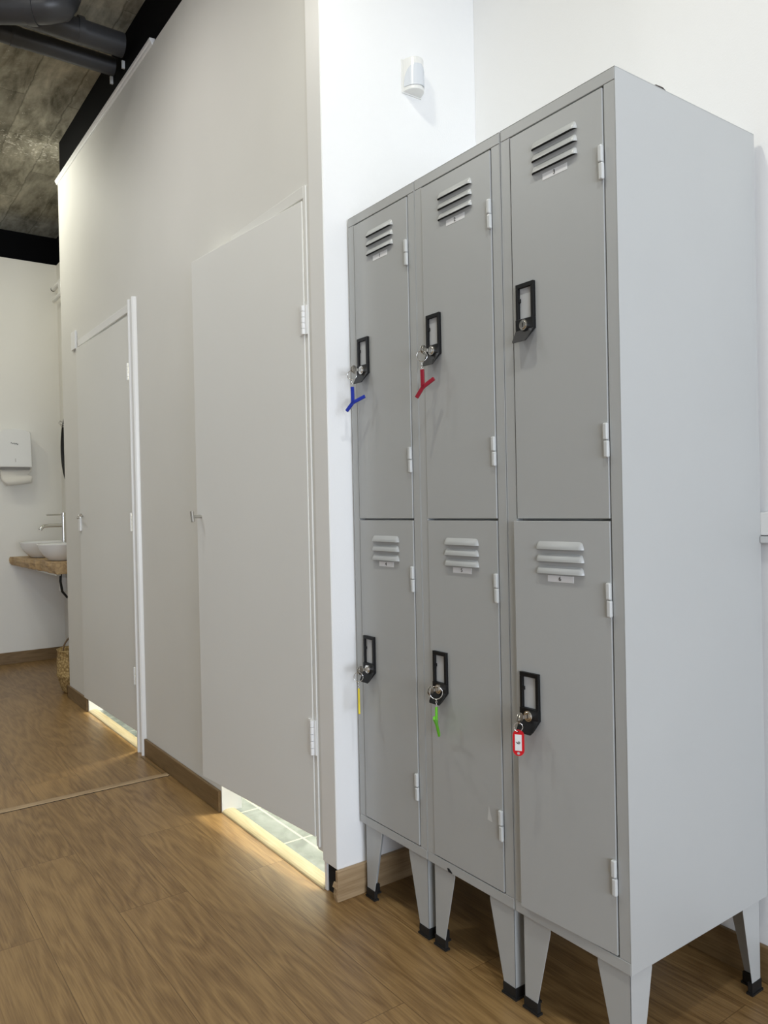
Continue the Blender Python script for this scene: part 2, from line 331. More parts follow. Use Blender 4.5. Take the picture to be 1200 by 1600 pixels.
# cubicles behind the doors
cb = MB()
for a, b in ((-3.79, -2.35), (-2.25, -0.99)):
    cb.box(a-0.03, a, 0.0, 1.3, 0, 2.6); cb.box(b, b+0.03, 0.0, 1.3, 0, 2.6); cb.box(a, b, 1.27, 1.3, 0, 2.6); cb.box(a-0.03, b+0.03, 0, 1.3, 2.6, 2.65)
struct(cb.build('wall_cubicle', M_CUB))
# threshold strips
def threshold(x0, x1, name):
    pr = [(YW-0.004, 0.0)] + [(-0.048-0.026*math.cos(a), 0.002+0.009*math.sin(a)) for a in [i*PI/8 for i in range(9)]] + [(-0.018, 0.0)]
    return struct(MB().prism(pr, x0, x1, 'yz', smooth=False).build(name, M_THR))
threshold(D1[0], D1[1]-0.001, 'trim_2'); threshold(D2[0], -0.9865, 'trim_3')
# cornice on top of the partition
pr = [(YW, TOPW-0.004), (YW-0.006, TOPW-0.002), (YW-0.008, TOPW+0.006), (YW-0.013, TOPW+0.010), (YW-0.014, TOPW+0.021), (-0.061, TOPW+0.023), (-0.061, TOPW-0.004)]
struct(MB().prism(pr, XE-0.014, -2.22, 'yz').build('trim_4', M_TRIM, bevel=0.001))
# inner jamb faces (white)
struct(MB().box(D2[0]-0.001, D2[0]+0.005, YW-0.003, 0.004, 0.0, D2[2]).build('trim_5', M_TRIM, bevel=0.001))
struct(MB().box(D1[0]-0.001, D1[0]+0.008, YW-0.003, 0.004, 0.0, D1[2]).build('trim_6', M_TRIM, bevel=0.001))
# door 2 casing, hinge side and head
struct(MB().box(-1.0172, -1.001, YW-0.0055, YW, 0.115, 2.00).build('trim_7', M_DOOR, bevel=0.002))
struct(MB().box(-0.986, -0.9735, YW+0.002, YW+0.008, 0.0, 0.092).build('trim_8', M_TRIM, bevel=0.001))
struct(MB().prism([(-1.50, 1.975), (-1.012, 1.966), (-1.012, 2.00), (-1.50, 2.00)], YW-0.006, YW, 'xz').build('trim_9', M_DOOR, bevel=0.001))
# door 1 casing: moulded post and head strip
prf = [(-2.585, YW), (-2.585, YW-0.012), (-2.580, YW-0.018), (-2.570, YW-0.018), (-2.567, YW-0.011), (-2.556, YW-0.008), (-2.540, YW-0.008), (-2.528, YW-0.010), (-2.524, YW-0.018), (-2.512, YW-0.020), (-2.506, YW-0.014), (-2.503, YW-0.004), (-2.503, YW)]
struct(MB().prism(prf, 0.0, 2.035, 'xy').build('trim_10', M_TRIM, bevel=0.0008))
struct(MB().box(-3.47, -2.606, YW-0.009, YW, 1.986, 2.022).build('trim_11', M_TRIM, bevel=0.0015))
struct(B(-3.60, -3.515, YW-0.012, YW, 1.985, 2.085).build('trim_12', M_TRIM, bevel=0.002))
# baseboards
def bb(name, x0, x1, y0, y1, h=0.072, m=None): return struct(B(x0, x1, y0, y1, 0, h).build(name, m or M_BASE, bevel=0.0025))
bb('baseboard_left_of_door', XE-0.012, D1[0]-0.006, YW-0.012, YW)
bb('baseboard_between_doors', -2.503, D2[0]-0.006, YW-0.012, YW, 0.076)
bsd = struct(MB().box(XS, XS+0.012, YW-0.010, YB, 0, 0.085).build('baseboard_side', M_BASEY, bevel=0.002))
struct(MB().prism([(YW-0.010, 0.0), (YW-0.014, 0.020), (YW-0.011, 0.034), (YW-0.017, 0.041), (YW-0.013, 0.050), (YW-0.010, 0.054), (YW-0.004, 0.048), (YW-0.004, 0.0)], XS-0.006, XS+0.009, 'yz').build('baseboard_splinter', M_BASEY))
bb('baseboard_back', XS+0.012, 4.5, YB-0.012, YB, 0.082)
bb('baseboard_far', XF, XF+0.012, -5.0, YS, 0.085, M_BASEF)
bb('baseboard_sink', XF+0.012, XE, YS-0.012, YS, 0.085)
bb('baseboard_end', XE-0.012, XE, YW-0.012, YS-0.012, 0.072, M_BASEY)
# expansion profile across the floor
struct(MB().prism([(-2.222, 0), (-2.218, 0.0035), (-2.192, 0.0035), (-2.188, 0)], -4.99, YW-0.014, 'xz', smooth=False).build('trim_13', M_BASEY))
struct(B(-2.188, -2.1835, -4.99, YW-0.014, 0, 0.0006).build('trim_14', M_DARK))
struct(MB().box(-2.50, -2.222, YW-0.030, YW-0.024, 0, 0.003).build('trim_15', M_BASE))

# ------------------------------------------------------------------ doors of the cubicles
def hinge(parent, x, y, z0, z1, plates=True):
    m = MB(); n = 5; h = (z1-z0)/n
    for i in range(n):
        m.tube([(x, y, z0+i*h+0.0006), (x, y, z0+(i+1)*h-0.0006)], 0.0055, 12)
    if plates:
        m.box(x-0.022, x, y+0.003, y+0.006, z0, z1); m.box(x, x+0.014, y+0.003, y+0.006, z0, z1)
    return m.build('hinge', M_TRIM, parent)
def leaf(name, hx, hy, width, ang, z0, z1, th=0.030):
    e = B(-width, 0, 0, th, z0, z1).build(name, M_DOOR, bevel=0.002); struct(e)
    e.location = (hx, hy, 0); e.rotation_euler = (0, 0, ang); return e
d2 = leaf('door_2', -1.0195, YW-0.0075, 0.688, math.radians(4.75), 0.140, 1.960, 0.022)
hinge(d2, 0.003, -0.006, 1.578, 1.660); hinge(d2, 0.003, -0.006, 0.378, 0.478)
k = MB(); k.tube([(-0.655, 0.0, 1.062), (-0.655, -0.034, 1.062)], 0.0055, 16); k.tube([(-0.658, -0.034, 1.080), (-0.650, -0.034, 1.044)], 0.0068, 18)
k.build('door_knob', M_STEEL, d2)
MB().box(-0.6895, -0.680, 0.0225, 0.0255, 0.985, 1.045).build('strike_plate', mat('dull_metal', (0.30, 0.29, 0.26), 0.4, 1.0), d2)
d1 = leaf('door_1', -2.618, YW-0.006, 0.835, math.radians(1.2), 0.082, 1.972, 0.024)
hinge(d1, 0.006, -0.006, 1.680, 1.757, False); hinge(d1, 0.006, -0.006, 0.995, 1.080, False); hinge(d1, 0.006, -0.006, 0.298, 0.378, False)
k = MB(); k.tube([(-0.775, 0.0, 1.068), (-0.775, -0.014, 1.068), (-0.770, -0.026, 1.060), (-0.762, -0.030, 1.055)], 0.005, 14); k.tube([(-0.775, -0.012, 1.058), (-0.770, -0.012, 1.078)], 0.006, 16)
k.tube([(-0.762, -0.030, 1.058), (-0.700, -0.034, 1.060)], 0.0045, 14)
k.build('door_handle', M_STEEL, d1)
MB().box(-0.834, -0.800, -0.010, 0.0, 0.985, 1.075).build('latch_plate', M_TRIM, d1, bevel=0.003)

# ------------------------------------------------------------------ lockers
LW, LH0, LH1, LD = 0.2985, 0.2035, 1.885, 0.48
def louvre(m, x0, x1, zb, h=0.0158, d=0.008):
    # pressed hood: top edge flush with the sheet, lower lip standing out, closed below by a black face
    n = 8; pts = []
    rr = 0.010
    prof = [(0.0, h, 0.0), (0.004, h*0.72, 0.45), (0.008, h*0.35, 0.85), (0.0088, 0.0, 1.0)]
    xs = [x0+(x1-x0)*t for t in (0, 0.02, 0.045, 0.08, 0.92, 0.955, 0.98, 1.0)]
    hs = [0.0, 0.5, 0.85, 1.0, 1.0, 0.85, 0.5, 0.0]
    zt = [0.15, 0.7, 0.92, 1.0, 1.0, 0.92, 0.7, 0.15]
    vs = []; k = 6
    for x, hh, zz in zip(xs, hs, zt):
        for j in range(k):
            t = j/(k-1); vs.append((x, -d*hh*math.sin(t*PI/2)**1.1-0.0002, zb+h*zz*(1-t)))
    fs = [(i*k+j, (i+1)*k+j, (i+1)*k+j+1, i*k+j+1) for i in range(len(xs)-1) for j in range(k-1)]
    m.add(vs, fs, 0, True)
    lip = [(x, -d*hh-0.0002, zb) for x, hh in zip(xs, hs)]; bk = [(x, 0.0, zb+0.0004) for x in xs]
    m.add(lip+bk, [(i, i+1, i+9, i+8) for i in range(7)], 1)  # black underside stands for the shade inside the open slot
def door_panel(x0, x1, z0, z1, lz):
    m = MB(); m.box(x0, x1, 0.0, 0.018, z0, z1)
    return m
def make_locker(x, num_top, num_bot, label, ajar=0.0):
    t = empty('locker', (x, 0, 0), label, 'locker', 'tall grey metal lockers in a row')
    b = MB(); fr = 0.0265
    b.box(0, 0.0015, 0.0004, LD, LH0, LH1-0.0016); b.box(LW-0.0015, LW, 0.0004, LD, LH0, LH1-0.0016); b.box(0.0016, LW-0.0016, LD-0.002, LD-0.0002, LH0, LH1-0.0016)
    b.box(0.0, LW, 0.0, LD, LH1-0.0014, LH1); b.box(0.002, LW-0.002, 0.023, LD-0.003, LH0+0.001, LH0+0.003)
    b.box(0.0017, fr, 0.0008, 0.022, LH0+0.0235, LH1-0.0245); b.box(LW-fr, LW-0.0017, 0.0008, 0.022, LH0+0.0235, LH1-0.0245)
    b.box(0.0017, LW-0.0017, 0.0, 0.022, LH1-0.024, LH1-0.0017); b.box(0.0017, LW-0.0017, 0.0, 0.022, LH0+0.0002, LH0+0.023)
    b.box(fr, LW-fr, 0.021, 0.03, 1.040, 1.058)
    b.build('locker_body', M_GREY, t, bevel=0.0008)
    for up in (1, 0):
        z0, z1 = (1.0525, 1.8570) if up else (0.2295, 1.0475)
        hx = LW-fr-0.003                     # hinge axis on the right
        d = MB(); w_ = hx-(fr+(0.002 if num_top == '2' else 0.0042))
        d.box(-w_, 0, 0.0, 0.018, z0, z1)
        base = 1.806 if up else 0.991
        for i in range(3): louvre(d, 0.092-hx, 0.210-hx, base-0.0245*i)
        if not up and num_bot == '5':
            d.add([(0.226-hx, -0.0004, 0.409), (0.237-hx, -0.0004, 0.374), (0.221-hx, -0.0004, 0.376)], [(0, 1, 2)], 2)
        do = d.build('locker_door', [M_GREY, M_DARK, M_HINGE], t, bevel=0.0007, fix=False, loc=None)
        do.location = (hx, -0.0012, 0)
        if not up and ajar: do.rotation_euler = (0, 0, ajar)
        if not up and not ajar: do.rotation_euler = (0, 0, 0.0)
        # hinges: two knuckles each
        for (a, c) in ((1.685, 1.750), (1.167, 1.232)) if up else ((0.867, 0.932), (0.343, 0.411)):
            h = MB(); mid = (a+c)/2
            h.box(-0.0075, 0.0025, -0.0075, 0.001, mid+0.0006, c); h.box(-0.0060, 0.0040, -0.0075, 0.001, a, mid-0.0006)
            h.build('hinge', M_HINGE, do, bevel=0.0028, seg=3)
        # black handle plate with card window, lock and flared pull
        zt = 1.542 if up else 0.7325; hl = 0.0445-hx; W = 0.0500
        hm = MB(); y0, y1 = -0.0070, 0.0
        ox0, ox1 = hl, hl+W; ix0, ix1 = hl+0.007, hl+W-0.008; iz1, iz0 = zt-0.009, zt-0.074
        hm.box(ox0, ix0, y0, y1, iz0, iz1); hm.box(ix1, ox1, y0, y1, iz0, iz1); hm.box(ox0, ox1, y0, y1, iz1, zt)
        hm.box(ox0, ox1, y0-0.0015, y1, zt-0.098, iz0)
        hm.box(ix0, ix0+0.0035, y0+0.001, y1, zt-0.038, zt-0.030)
        # flared pull
        k0, k1 = zt-0.097, zt-0.124
        vs = [(ox0, y0-0.0015, k0), (ox1, y0-0.0015, k0), (ox1-0.004, y0-0.014, k1+0.006), (ox1-0.010, y0-0.016, k1), (ox0+0.004, y0-0.016, k1), (ox0+0.001, y0-0.014, k1+0.004)]
        vb = [(ox0, y1, k0), (ox1, y1, k0), (ox1-0.004, y0-0.011, k1+0.007), (ox1-0.010, y0-0.013, k1+0.0005), (ox0+0.004, y0-0.013, k1+0.0005), (ox0+0.001, y0-0.011, k1+0.005)]
        hm.add(vs+vb, [(0, 1, 2, 3, 4, 5), (11, 10, 9, 8, 7, 6)]+[(i, i+6, (i+1) % 6+6, (i+1) % 6) for i in range(6)])
        hm.box(ix0, ix1, -0.0012, 0.0, iz0, iz1, 1)
        hm.build('handle', [M_PLAST, M_INSET], do, bevel=0.001)
        lc = (hl+0.0265, zt-0.0885)
        lk = MB()
        lk.tube([(lc[0], -0.004, lc[1]), (lc[0], -0.0135, lc[1])], 0.0112, 24, cap=True)
        lk.tube([(lc[0], -0.0130, lc[1]), (lc[0], -0.0150, lc[1])], [0.0095, 0.0075], 24)
        lk.box(lc[0]-0.001, lc[0]+0.001, -0.0155, -0.0145, lc[1]-0.0045, lc[1]+0.0045, 1)
        lo = lk.build('lock_cylinder', [M_CHROME, M_DARK], do); lo['label'] = 'round chrome lock cylinder'
        # number sticker
        lb = MB(); lz = (1.7365, 1.7495) if up else (0.9255, 0.9385)
        lb.box(0.120-hx, 0.184-hx, -0.0006, 0.0, lz[0], lz[1])
        lb.text(num_top if up else num_bot, 0.0125, (0.151-hx, -0.0009, (lz[0]+lz[1])/2), (1, 0, 0), (0, 0, 1), 1)
        n = lb.build('number_sticker', [M_LABEL, M_INK], do, fix=False)
        n['label'] = 'white sticker printed with the number ' + (num_top if up else num_bot)
    # four folded sheet legs with rubber feet
    for lx, sx in ((0.0185, 1), (LW-0.007, -1)):
        for ly, sy in ((0.006, 1), (LD-0.020, -1)):
            th = 0.0016; zt = LH0; zb = 0.016
            m = MB()
            out = [(0, zt), (0.076, zt), (0.076, zt-0.012), (0.034, zb), (0, zb)]
            P = [(lx+sx*a, b_) for a, b_ in out]; m.prism(P, ly, ly+sy*th, 'xz')
            out = [(0, zt), (0.066, zt), (0.066, zt-0.012), (0.032, zb), (0, zb)]
            P = [(ly+sy*a, b_) for a, b_ in out]; m.prism(P, lx, lx+sx*th, 'yz')
            lg = m.build('leg', M_GREY, t, bevel=0.0005, seg=1)
            fm = MB(); e = 0.002
            def L(a0, o_): # L outline
                return [(lx-sx*o_, ly-sy*o_), (lx+sx*a0, ly-sy*o_), (lx+sx*a0, ly+sy*(0.007+o_)), (lx+sx*(0.007+o_), ly+sy*(0.007+o_)), (lx+sx*(0.007+o_), ly+sy*a0), (lx-sx*o_, ly+sy*a0)]
            fm.prism(L(0.037, 0.0015), 0.004, 0.026, 'xy'); fm.prism(L(0.040, 0.004), 0.0, 0.0045, 'xy')
            ff = fm.build('rubber_foot', M_RUB, lg); ff['label'] = 'black rubber foot'
    return t
lk1 = make_locker(-0.900, '1', '4', 'grey two-door locker numbered 1 and 4, blue and yellow keychains, beside white wall')
lk2 = make_locker(-0.600, '2', '5', 'grey two-door locker numbered 2 and 5 with red and green keychains, middle of the row')
lk3 = make_locker(-0.299, '3', '6', 'grey two-door locker numbered 3 and 6 with wide side panel facing the camera', ajar=math.radians(2.8))
o = MB().add([(0.074, -0.0006, 0.212), (0.082, -0.0006, 0.2135), (0.094, -0.0006, 0.206), (0.090, -0.0006, 0.2036), (0.079, -0.0006, 0.2045)], [(0, 1, 2, 3, 4)]).build('paint_chip', M_DARK, lk2)
o['label'] = 'black chipped paint spot on the bottom rail'
# scrap lying on the top of the third locker
scp = MB(); random.seed(3); ring = []
for i in range(4):
    z = 1.8852+i*0.004
    for j in range(9):
        a = 2*PI*j/9; rr = (0.013, 0.015, 0.010, 0.003)[i]*(0.8+0.4*random.random())
        ring.append((-0.018+rr*math.cos(a), 0.150+rr*1.5*math.sin(a), z+random.random()*0.002))
scp.add(ring, [(i*9+j, i*9+(j+1) % 9, (i+1)*9+(j+1) % 9, (i+1)*9+j) for i in range(3) for j in range(9)] + [tuple(range(8, -1, -1)), tuple(range(27, 36))])
tag(scp.build('crumpled_scrap', mat('dark_scrap', (0.05, 0.04, 0.035), 0.7)), 'tiny dark crumpled scrap lying on top edge of the right locker', 'scrap')

# ------------------------------------------------------------------ keychains
def keychain(lx, zt, yoff, kind, m, label, bow_dir, h, arms=None, ring_r=0.0125, ringdir=None, bigring=False):
    """lx: locker x; zt: top of the handle; h: horizontal direction of the flat tag."""
    cx = lx+0.0445+0.0265; cz = zt-0.0885; y0 = -0.0145+yoff
    t = empty('keychain', (cx, y0, cz), label, 'keychain', 'keychains hanging from the locker locks')
    k = MB(); bd = Vector(bow_dir).normalized()
    # blade from the lock outwards, bow is a round flat head with a hole
    k.box(-0.0009, 0.0009, -0.012, 0.004, -0.0035, 0.0035)
    for q, tilt in ((0, 0.0), (1, 0.35)):
        c = Vector((0.001*q, -0.023, -0.001*q)); ay = Vector((bd.x, bd.y*0.0, 0)); 
        ax_ = Vector((math.sin(0.25+tilt)*0.9, -math.cos(0.25+tilt), -0.1*q)).normalized(); az = Vector((0, 0, 1))
        n = 20; ro = 0.0115
        vs = []; 
        for sgn in (-1, 1):
            nn = ax_.cross(az).normalized()*0.0008*sgn
            for i in range(n):
                a = 2*PI*i/n; vs.append(c+ax_*math.cos(a)*ro+az*math.sin(a)*ro*0.95+nn)
            for i in range(n):
                a = 2*PI*i/n; vs.append(c+ax_*(math.cos(a)*0.003+0.006)+az*math.sin(a)*0.003+nn)
        fs = []
        for s_o in (0, 2*n):
            fs += [(s_o+i, s_o+(i+1) % n, s_o+n+(i+1) % n, s_o+n+i) for i in range(n)]
        fs += [(i, (i+1) % n, 2*n+(i+1) % n, 2*n+i) for i in range(n)]+[(n+i, n+(i+1) % n, 3*n+(i+1) % n, 3*n+i) for i in range(n)]
        k.add(vs, fs)
    k.build('key', M_STEEL, t)
    # split ring
    rc = Vector((0.002, -0.030, -0.0165)); rd = Vector(ringdir if ringdir else (0.55, 0.6, 0)).normalized()
    if bigring: rc = Vector((0.027, -0.028, 0.0010))
    rg = MB(); n = 28
    for off in (0, 0.0012):
        rg.tube([rc+rd*math.cos(2*PI*i/n)*ring_r+Vector((0, 0, math.sin(2*PI*i/n)*ring_r))+rd.cross(Vector((0, 0, 1)))*off for i in range(n)], 0.0008, 8, closed=True)
    rg.build('split_ring', M_CHROME, t)
    z = rc.z-ring_r
    p = Vector((rc.x, rc.y, z))
    if kind == 'Y':
        ch = MB()
        for i in range(4):
            cc = p+Vector((0, 0, -0.0025-0.0042*i)); dd = rd if i % 2 else rd.cross(Vector((0, 0, 1)))
            ch.tube([cc+dd*math.cos(2*PI*j/12)*0.0017+Vector((0, 0, math.sin(2*PI*j/12)*0.0030)) for j in range(12)], 0.0005, 6, closed=True)
        ch.build('chain', M_CHROME, t)
        top = p+Vector((0, 0, -0.0185)); hv = Vector(h).normalized()
        sl, a1, a2 = arms     # stem length, (dx,dz) of each arm end from the junction
        wv = 0.0046
        def strap(mb, A, Bp, w0=wv, thk=0.0052):
            d = (Bp-A); L_ = d.length; d.normalize(); nrm = hv.cross(Vector((0, 0, 1))).normalized(); sd = d.cross(nrm).normalized()
            mb.sheet([(0, -w0), (L_, -w0), (L_, w0), (0, w0)], thk, A, d, sd)
        tg = MB(); J = top+Vector((0, 0, -sl))+hv*0.001
        strap(tg, top, J+Vector((0, 0, -0.004))); strap(tg, J, J+hv*a1[0]+Vector((0, 0, a1[1]))); strap(tg, J, J+hv*a2[0]+Vector((0, 0, a2[1])))
        g = tg.build('key_tag', m, t, bevel=0.0012); g['label'] = 'Y-shaped rubber tag'
    else:
        tg = MB(); hv = Vector(h).normalized(); top = p+Vector((0, 0, 0.0035)); Wt, Ht = 0.0118, 0.0535
        out = [(Wt*math.cos(a), -Wt+Wt*math.sin(a)) for a in [PI*i/12 for i in range(13)]]+[(Wt*math.cos(a), -Ht+Wt+Wt*math.sin(a)) for a in [PI+PI*i/12 for i in range(13)]]
        tg.sheet(out, 0.0032, top, hv, (0, 0, 1))
        nv = hv.cross(Vector((0, 0, 1)))
        if nv.y > 0: nv = -nv
        tg.sheet([(-0.0070, -0.0425), (0.0070, -0.0425), (0.0070, -0.0095), (-0.0070, -0.0095)], 0.0008, top+nv*0.0018, hv, (0, 0, 1), 1)
        tg.text('6', 0.0125, top+nv*0.0025+Vector((0, 0, -0.026)), Vector((0, 0, 1)), -hv, 2)
        hc = [(0.0028*math.cos(2*PI*i/12), -0.0480+0.0028*math.sin(2*PI*i/12)) for i in range(12)]
        tg.sheet(hc, 0.0008, top+nv*0.0016, hv, (0, 0, 1), 3)
        hc = [(0.0016*math.cos(2*PI*i/12), -0.0035+0.0016*math.sin(2*PI*i/12)) for i in range(12)]
        tg.sheet(hc, 0.0008, top+nv*0.0016, hv, (0, 0, 1), 4)
        g = tg.build('key_tag', [M_TAG, M_LABEL, M_INK, M_INSET, M_DARK], t, fix=False); g['label'] = 'oval tag with a white card reading 6'
    return t
keychain(-0.900, 1.542, 0, 'Y', M_BLUE, 'keys on a ring with a blue Y-shaped tag hanging from lock 1', (1, 0, 0), (0.80, 0.45, 0), (0.042, (0.036, 0.014), (-0.020, -0.022)))
keychain(-0.600, 1.542, 0, 'Y', M_RED, 'keys on a ring with a dark red Y-shaped tag hanging from lock 2', (1, 0, 0), (0.80, 0.45, 0), (0.042, (0.029, 0.018), (-0.017, -0.024)))
keychain(-0.900, 0.7325, 0, 'Y', M_YEL, 'keys on a ring with a yellow tag seen edge-on hanging from lock 4', (1, 0, 0), (0.84, -0.54, 0), (0.040, (0.010, -0.026), (-0.008, -0.022)))
keychain(-0.600, 0.7325, 0, 'Y', M_GRN, 'key ring with a bright green tag hanging from lock 5', (1, 0, 0), (0.62, -0.78, 0), (0.040, (-0.026, -0.034), (0.028, 0.022)), ring_r=0.0150, ringdir=(0.65, 0.75, 0), bigring=True)
keychain(-0.299, 0.7325, -0.009, 'oval', None, 'keys on a ring with a red oval tag reading 6 hanging from lock 6', (1, 0, 0), (0.85, 0.52, 0), ring_r=0.0090)

# ------------------------------------------------------------------ motion sensor on the side wall
m = MB(); yc, z0, z1 = 0.2425, 2.303, 2.398
def hs(r_, n=16): return [(XS+0.0005+r_*1.35*math.sin(PI*i/n), yc-r_*math.cos(PI*i/n)) for i in range(n+1)]
m.prism(hs(0.033), z0+0.001, z1, 'xy')
es = m.build('motion_sensor', M_WPL, bevel=0.0025); tag(es, 'small white half-round motion sensor high on the white side wall', 'sensor')
ln = MB(); n = 14
for k_ in range(9):
    pass
rows = [(0.0, 1.0), (0.25, 1.0), (0.5, 0.93), (0.75, 0.75), (0.9, 0.55), (1.0, 0.32)]
vs = []
for t_, wf in rows:
    for i in range(n+1):
        a = PI*0.42+(PI*0.34)*wf*(i/n*2-1)*1.05
        vs.append((XS+0.0005+0.0345*1.35*math.sin(a), yc-0.0345*math.cos(a), z0+0.012+t_*0.062))
fs = [(j*(n+1)+i, j*(n+1)+i+1, (j+1)*(n+1)+i+1, (j+1)*(n+1)+i) for j in range(len(rows)-1) for i in range(n)]
ln.add(vs, fs, 0, True).build('sensor_lens', M_SENS, es)['label'] = 'bluish frosted lens'
MB().box(XS, XS+0.0035, yc-0.036, yc+0.036, z0-0.002, z1+0.002).build('back_plate', M_WPL, es, bevel=0.001)

# socket box on the back wall right of the lockers
so = MB().box(-0.0035+0.001, 0.12, YB-0.020, YB, 1.003, 1.054).build('socket_box', M_WPL, bevel=0.002)
tag(so, 'white surface-mounted box on back wall just right of the lockers', 'socket box')
MB().box(0.0, 0.12, YB-0.026, YB, 0.986, 1.001).build('lower_lip', M_HINGE, so, bevel=0.002)

# ------------------------------------------------------------------ pipes under the ceiling
def pipe(name, pts, rad, label, couplings=(), n=24, capped=True):
    o = MB().tube(pts, rad, n).build(name, M_PIPE); tag(o, label, 'pipe')
    for a, b, rr in couplings: MB().tube([a, b], rr, n).build('coupling', M_PIPE, o)
    return o
pC = pipe('drain_pipe', [(-2.70, -5.0, 3.135), (-2.70, -0.085, 3.135)], 0.040, 'straight dark grey pipe under the ceiling, farthest of the three', [((-2.70, -0.52, 3.135), (-2.70, -0.48, 3.135), 0.0425)])
pB = pipe('drain_pipe', [(-2.53, -5.0, 3.145), (-2.53, -0.095, 3.145)], 0.050, 'middle dark grey ceiling pipe with a ribbed joint, ending at the black beam', [((-2.53, -0.290, 3.150), (-2.53, -0.265, 3.150), 0.056), ((-2.53, -0.62, 3.150), (-2.53, -0.59, 3.150), 0.055)])
E0 = Vector((-2.237, -0.428, 3.03)); A0 = Vector((-3.023, -1.686, 3.03)); U0 = Vector((-2.353, -0.351, 3.26))
curve = [E0.lerp(A0, 0.07), E0.lerp(A0, 0.035)+Vector((0, 0, 0.004)), E0+Vector((0.002, 0.004, 0.014)), E0.lerp(U0, 0.25)+Vector((0, 0.004, 0)), E0.lerp(U0, 0.45)]
pA = pipe('drain_pipe', [A0]+curve+[U0], 0.056, 'thick dark grey pipe with an elbow turning up into the concrete ceiling',
          [(tuple(E0.lerp(A0, 0.060)), tuple(E0.lerp(A0, 0.085)), 0.060), (tuple(E0.lerp(U0, 0.42)), tuple(E0.lerp(U0, 0.55)), 0.061)])
for pp, x, z in ((pB, -2.615, 3.110), (pC, -2.793, 3.122)):
    hg = MB().box(x-0.005, x+0.005, -0.075, -0.062, z-0.018, z+0.016).build('hanger_tab', M_WPL, pp); hg['label'] = 'white hanger tab'

# ------------------------------------------------------------------ far corner: basins on a slab
sl = MB(); pts = []
xs = [-5.21+i*(1.01/24) for i in range(25)]
random.seed(11)
front = [(-0.150+(x+5.21)/1.01*0.088)+random.uniform(-0.008, 0.008) for x in xs]
nz = 4; vs = []
for i, x in enumerate(xs):
    th = 0.060+(x+5.21)/1.01*0.014
    row = [(x, YS-0.002, 0.775), (x, front[i]+0.004, 0.775), (x, front[i]+random.uniform(-0.004, 0.006), 0.775-th*0.35), (x, front[i]+0.006+random.uniform(-0.004, 0.008), 0.775-th*0.75), (x, front[i]+0.016, 0.775-th), (x, YS-0.002, 0.775-th)]
    vs += row
fs = [(i*6+j, i*6+(j+1) % 6, (i+1)*6+(j+1) % 6, (i+1)*6+j) for i in range(24) for j in range(6)]+[tuple(range(6)), tuple(range(149, 143, -1))]
tag(sl.add(vs, fs).build('wooden_slab', M_SLAB, bevel=0.002), 'thick rough-edged wooden slab counter carrying the two white basins', 'counter')
def basin(cx, cy, R_, label):
    pf = [(0.0, 0.0), (R_*0.52, 0.0), (R_*0.60, 0.006), (R_*0.80, 0.040), (R_*0.93, 0.075), (R_*0.99, 0.104), (R_, 0.110), (R_*0.975, 0.110), (R_*0.90, 0.085), (R_*0.75, 0.045), (R_*0.5, 0.018), (0.0, 0.012)]
    o = MB().lathe(pf, 0, 0, 48).build('wash_basin', M_CER); o.location = (cx, cy, 0.7755)
    tag(o, label, 'basin', 'round basins on the wooden slab'); 
    MB().lathe([(0.0, 0.0145), (0.020, 0.0145), (0.022, 0.0125)], 0, 0, 20).build('drain_plug', M_CHROME, o)
basin(-4.44, 0.050, 0.165, 'white round bowl basin at the near end of the wooden slab'); basin(-4.93, 0.040, 0.170, 'white round bowl basin by the far wall under the towel dispenser side')
fc = empty('basin_tap', (-4.675, 0.105, 0.7755), 'tall chrome basin tap with flat lever standing between the basins', 'tap')
MB().tube([(0, 0, 0), (0, 0, 0.285)], 0.0165, 20).tube([(0, 0, 0), (0, 0, 0.006)], 0.024, 20).build('tap_body', M_CHROME, fc)
MB().tube([(0, 0, 0.225), (0, -0.100, 0.226), (0, -0.128, 0.222), (0, -0.146, 0.208), (0, -0.152, 0.196)], 0.0125, 16).build('spout', M_CHROME, fc)
MB().tube([(0, 0, 0.287), (0, 0, 0.312)], 0.0165, 20).box(-0.008, 0.008, -0.110, 0.0, 0.292, 0.303).build('lever', M_CHROME, fc)
tr = empty('drain_trap', (-4.60, 0.085, 0.50), 'white plastic drain trap with black bent hose under the wooden slab', 'drain')
MB().tube([(0, 0, 0.198), (0, 0, 0.15)], 0.022, 16).tube([(0, 0, 0.15), (0, 0, 0.06)], 0.034, 18).tube([(0, 0.0, 0.11), (0, 0.13, 0.11)], 0.018, 14).build('trap_cup', M_WPL, tr)
MB().tube([(0.06, -0.035, 0.195), (0.06, -0.040, 0.13), (0.06, -0.030, 0.06), (0.06, 0.0, 0.02), (0.06, 0.05, 0.01), (0.06, 0.125, 0.03)], 0.008, 12).build('bent_hose', M_RUB, tr)
br_ = MB().box(-4.95, -4.35, -0.02, 0.005, 0.680, 0.698).box(-4.95, -4.93, 0.0, YS-0.003, 0.680, 0.698).build('shelf_bracket', M_STEEL)
tag(br_, 'steel support rail under the wooden slab', 'bracket')
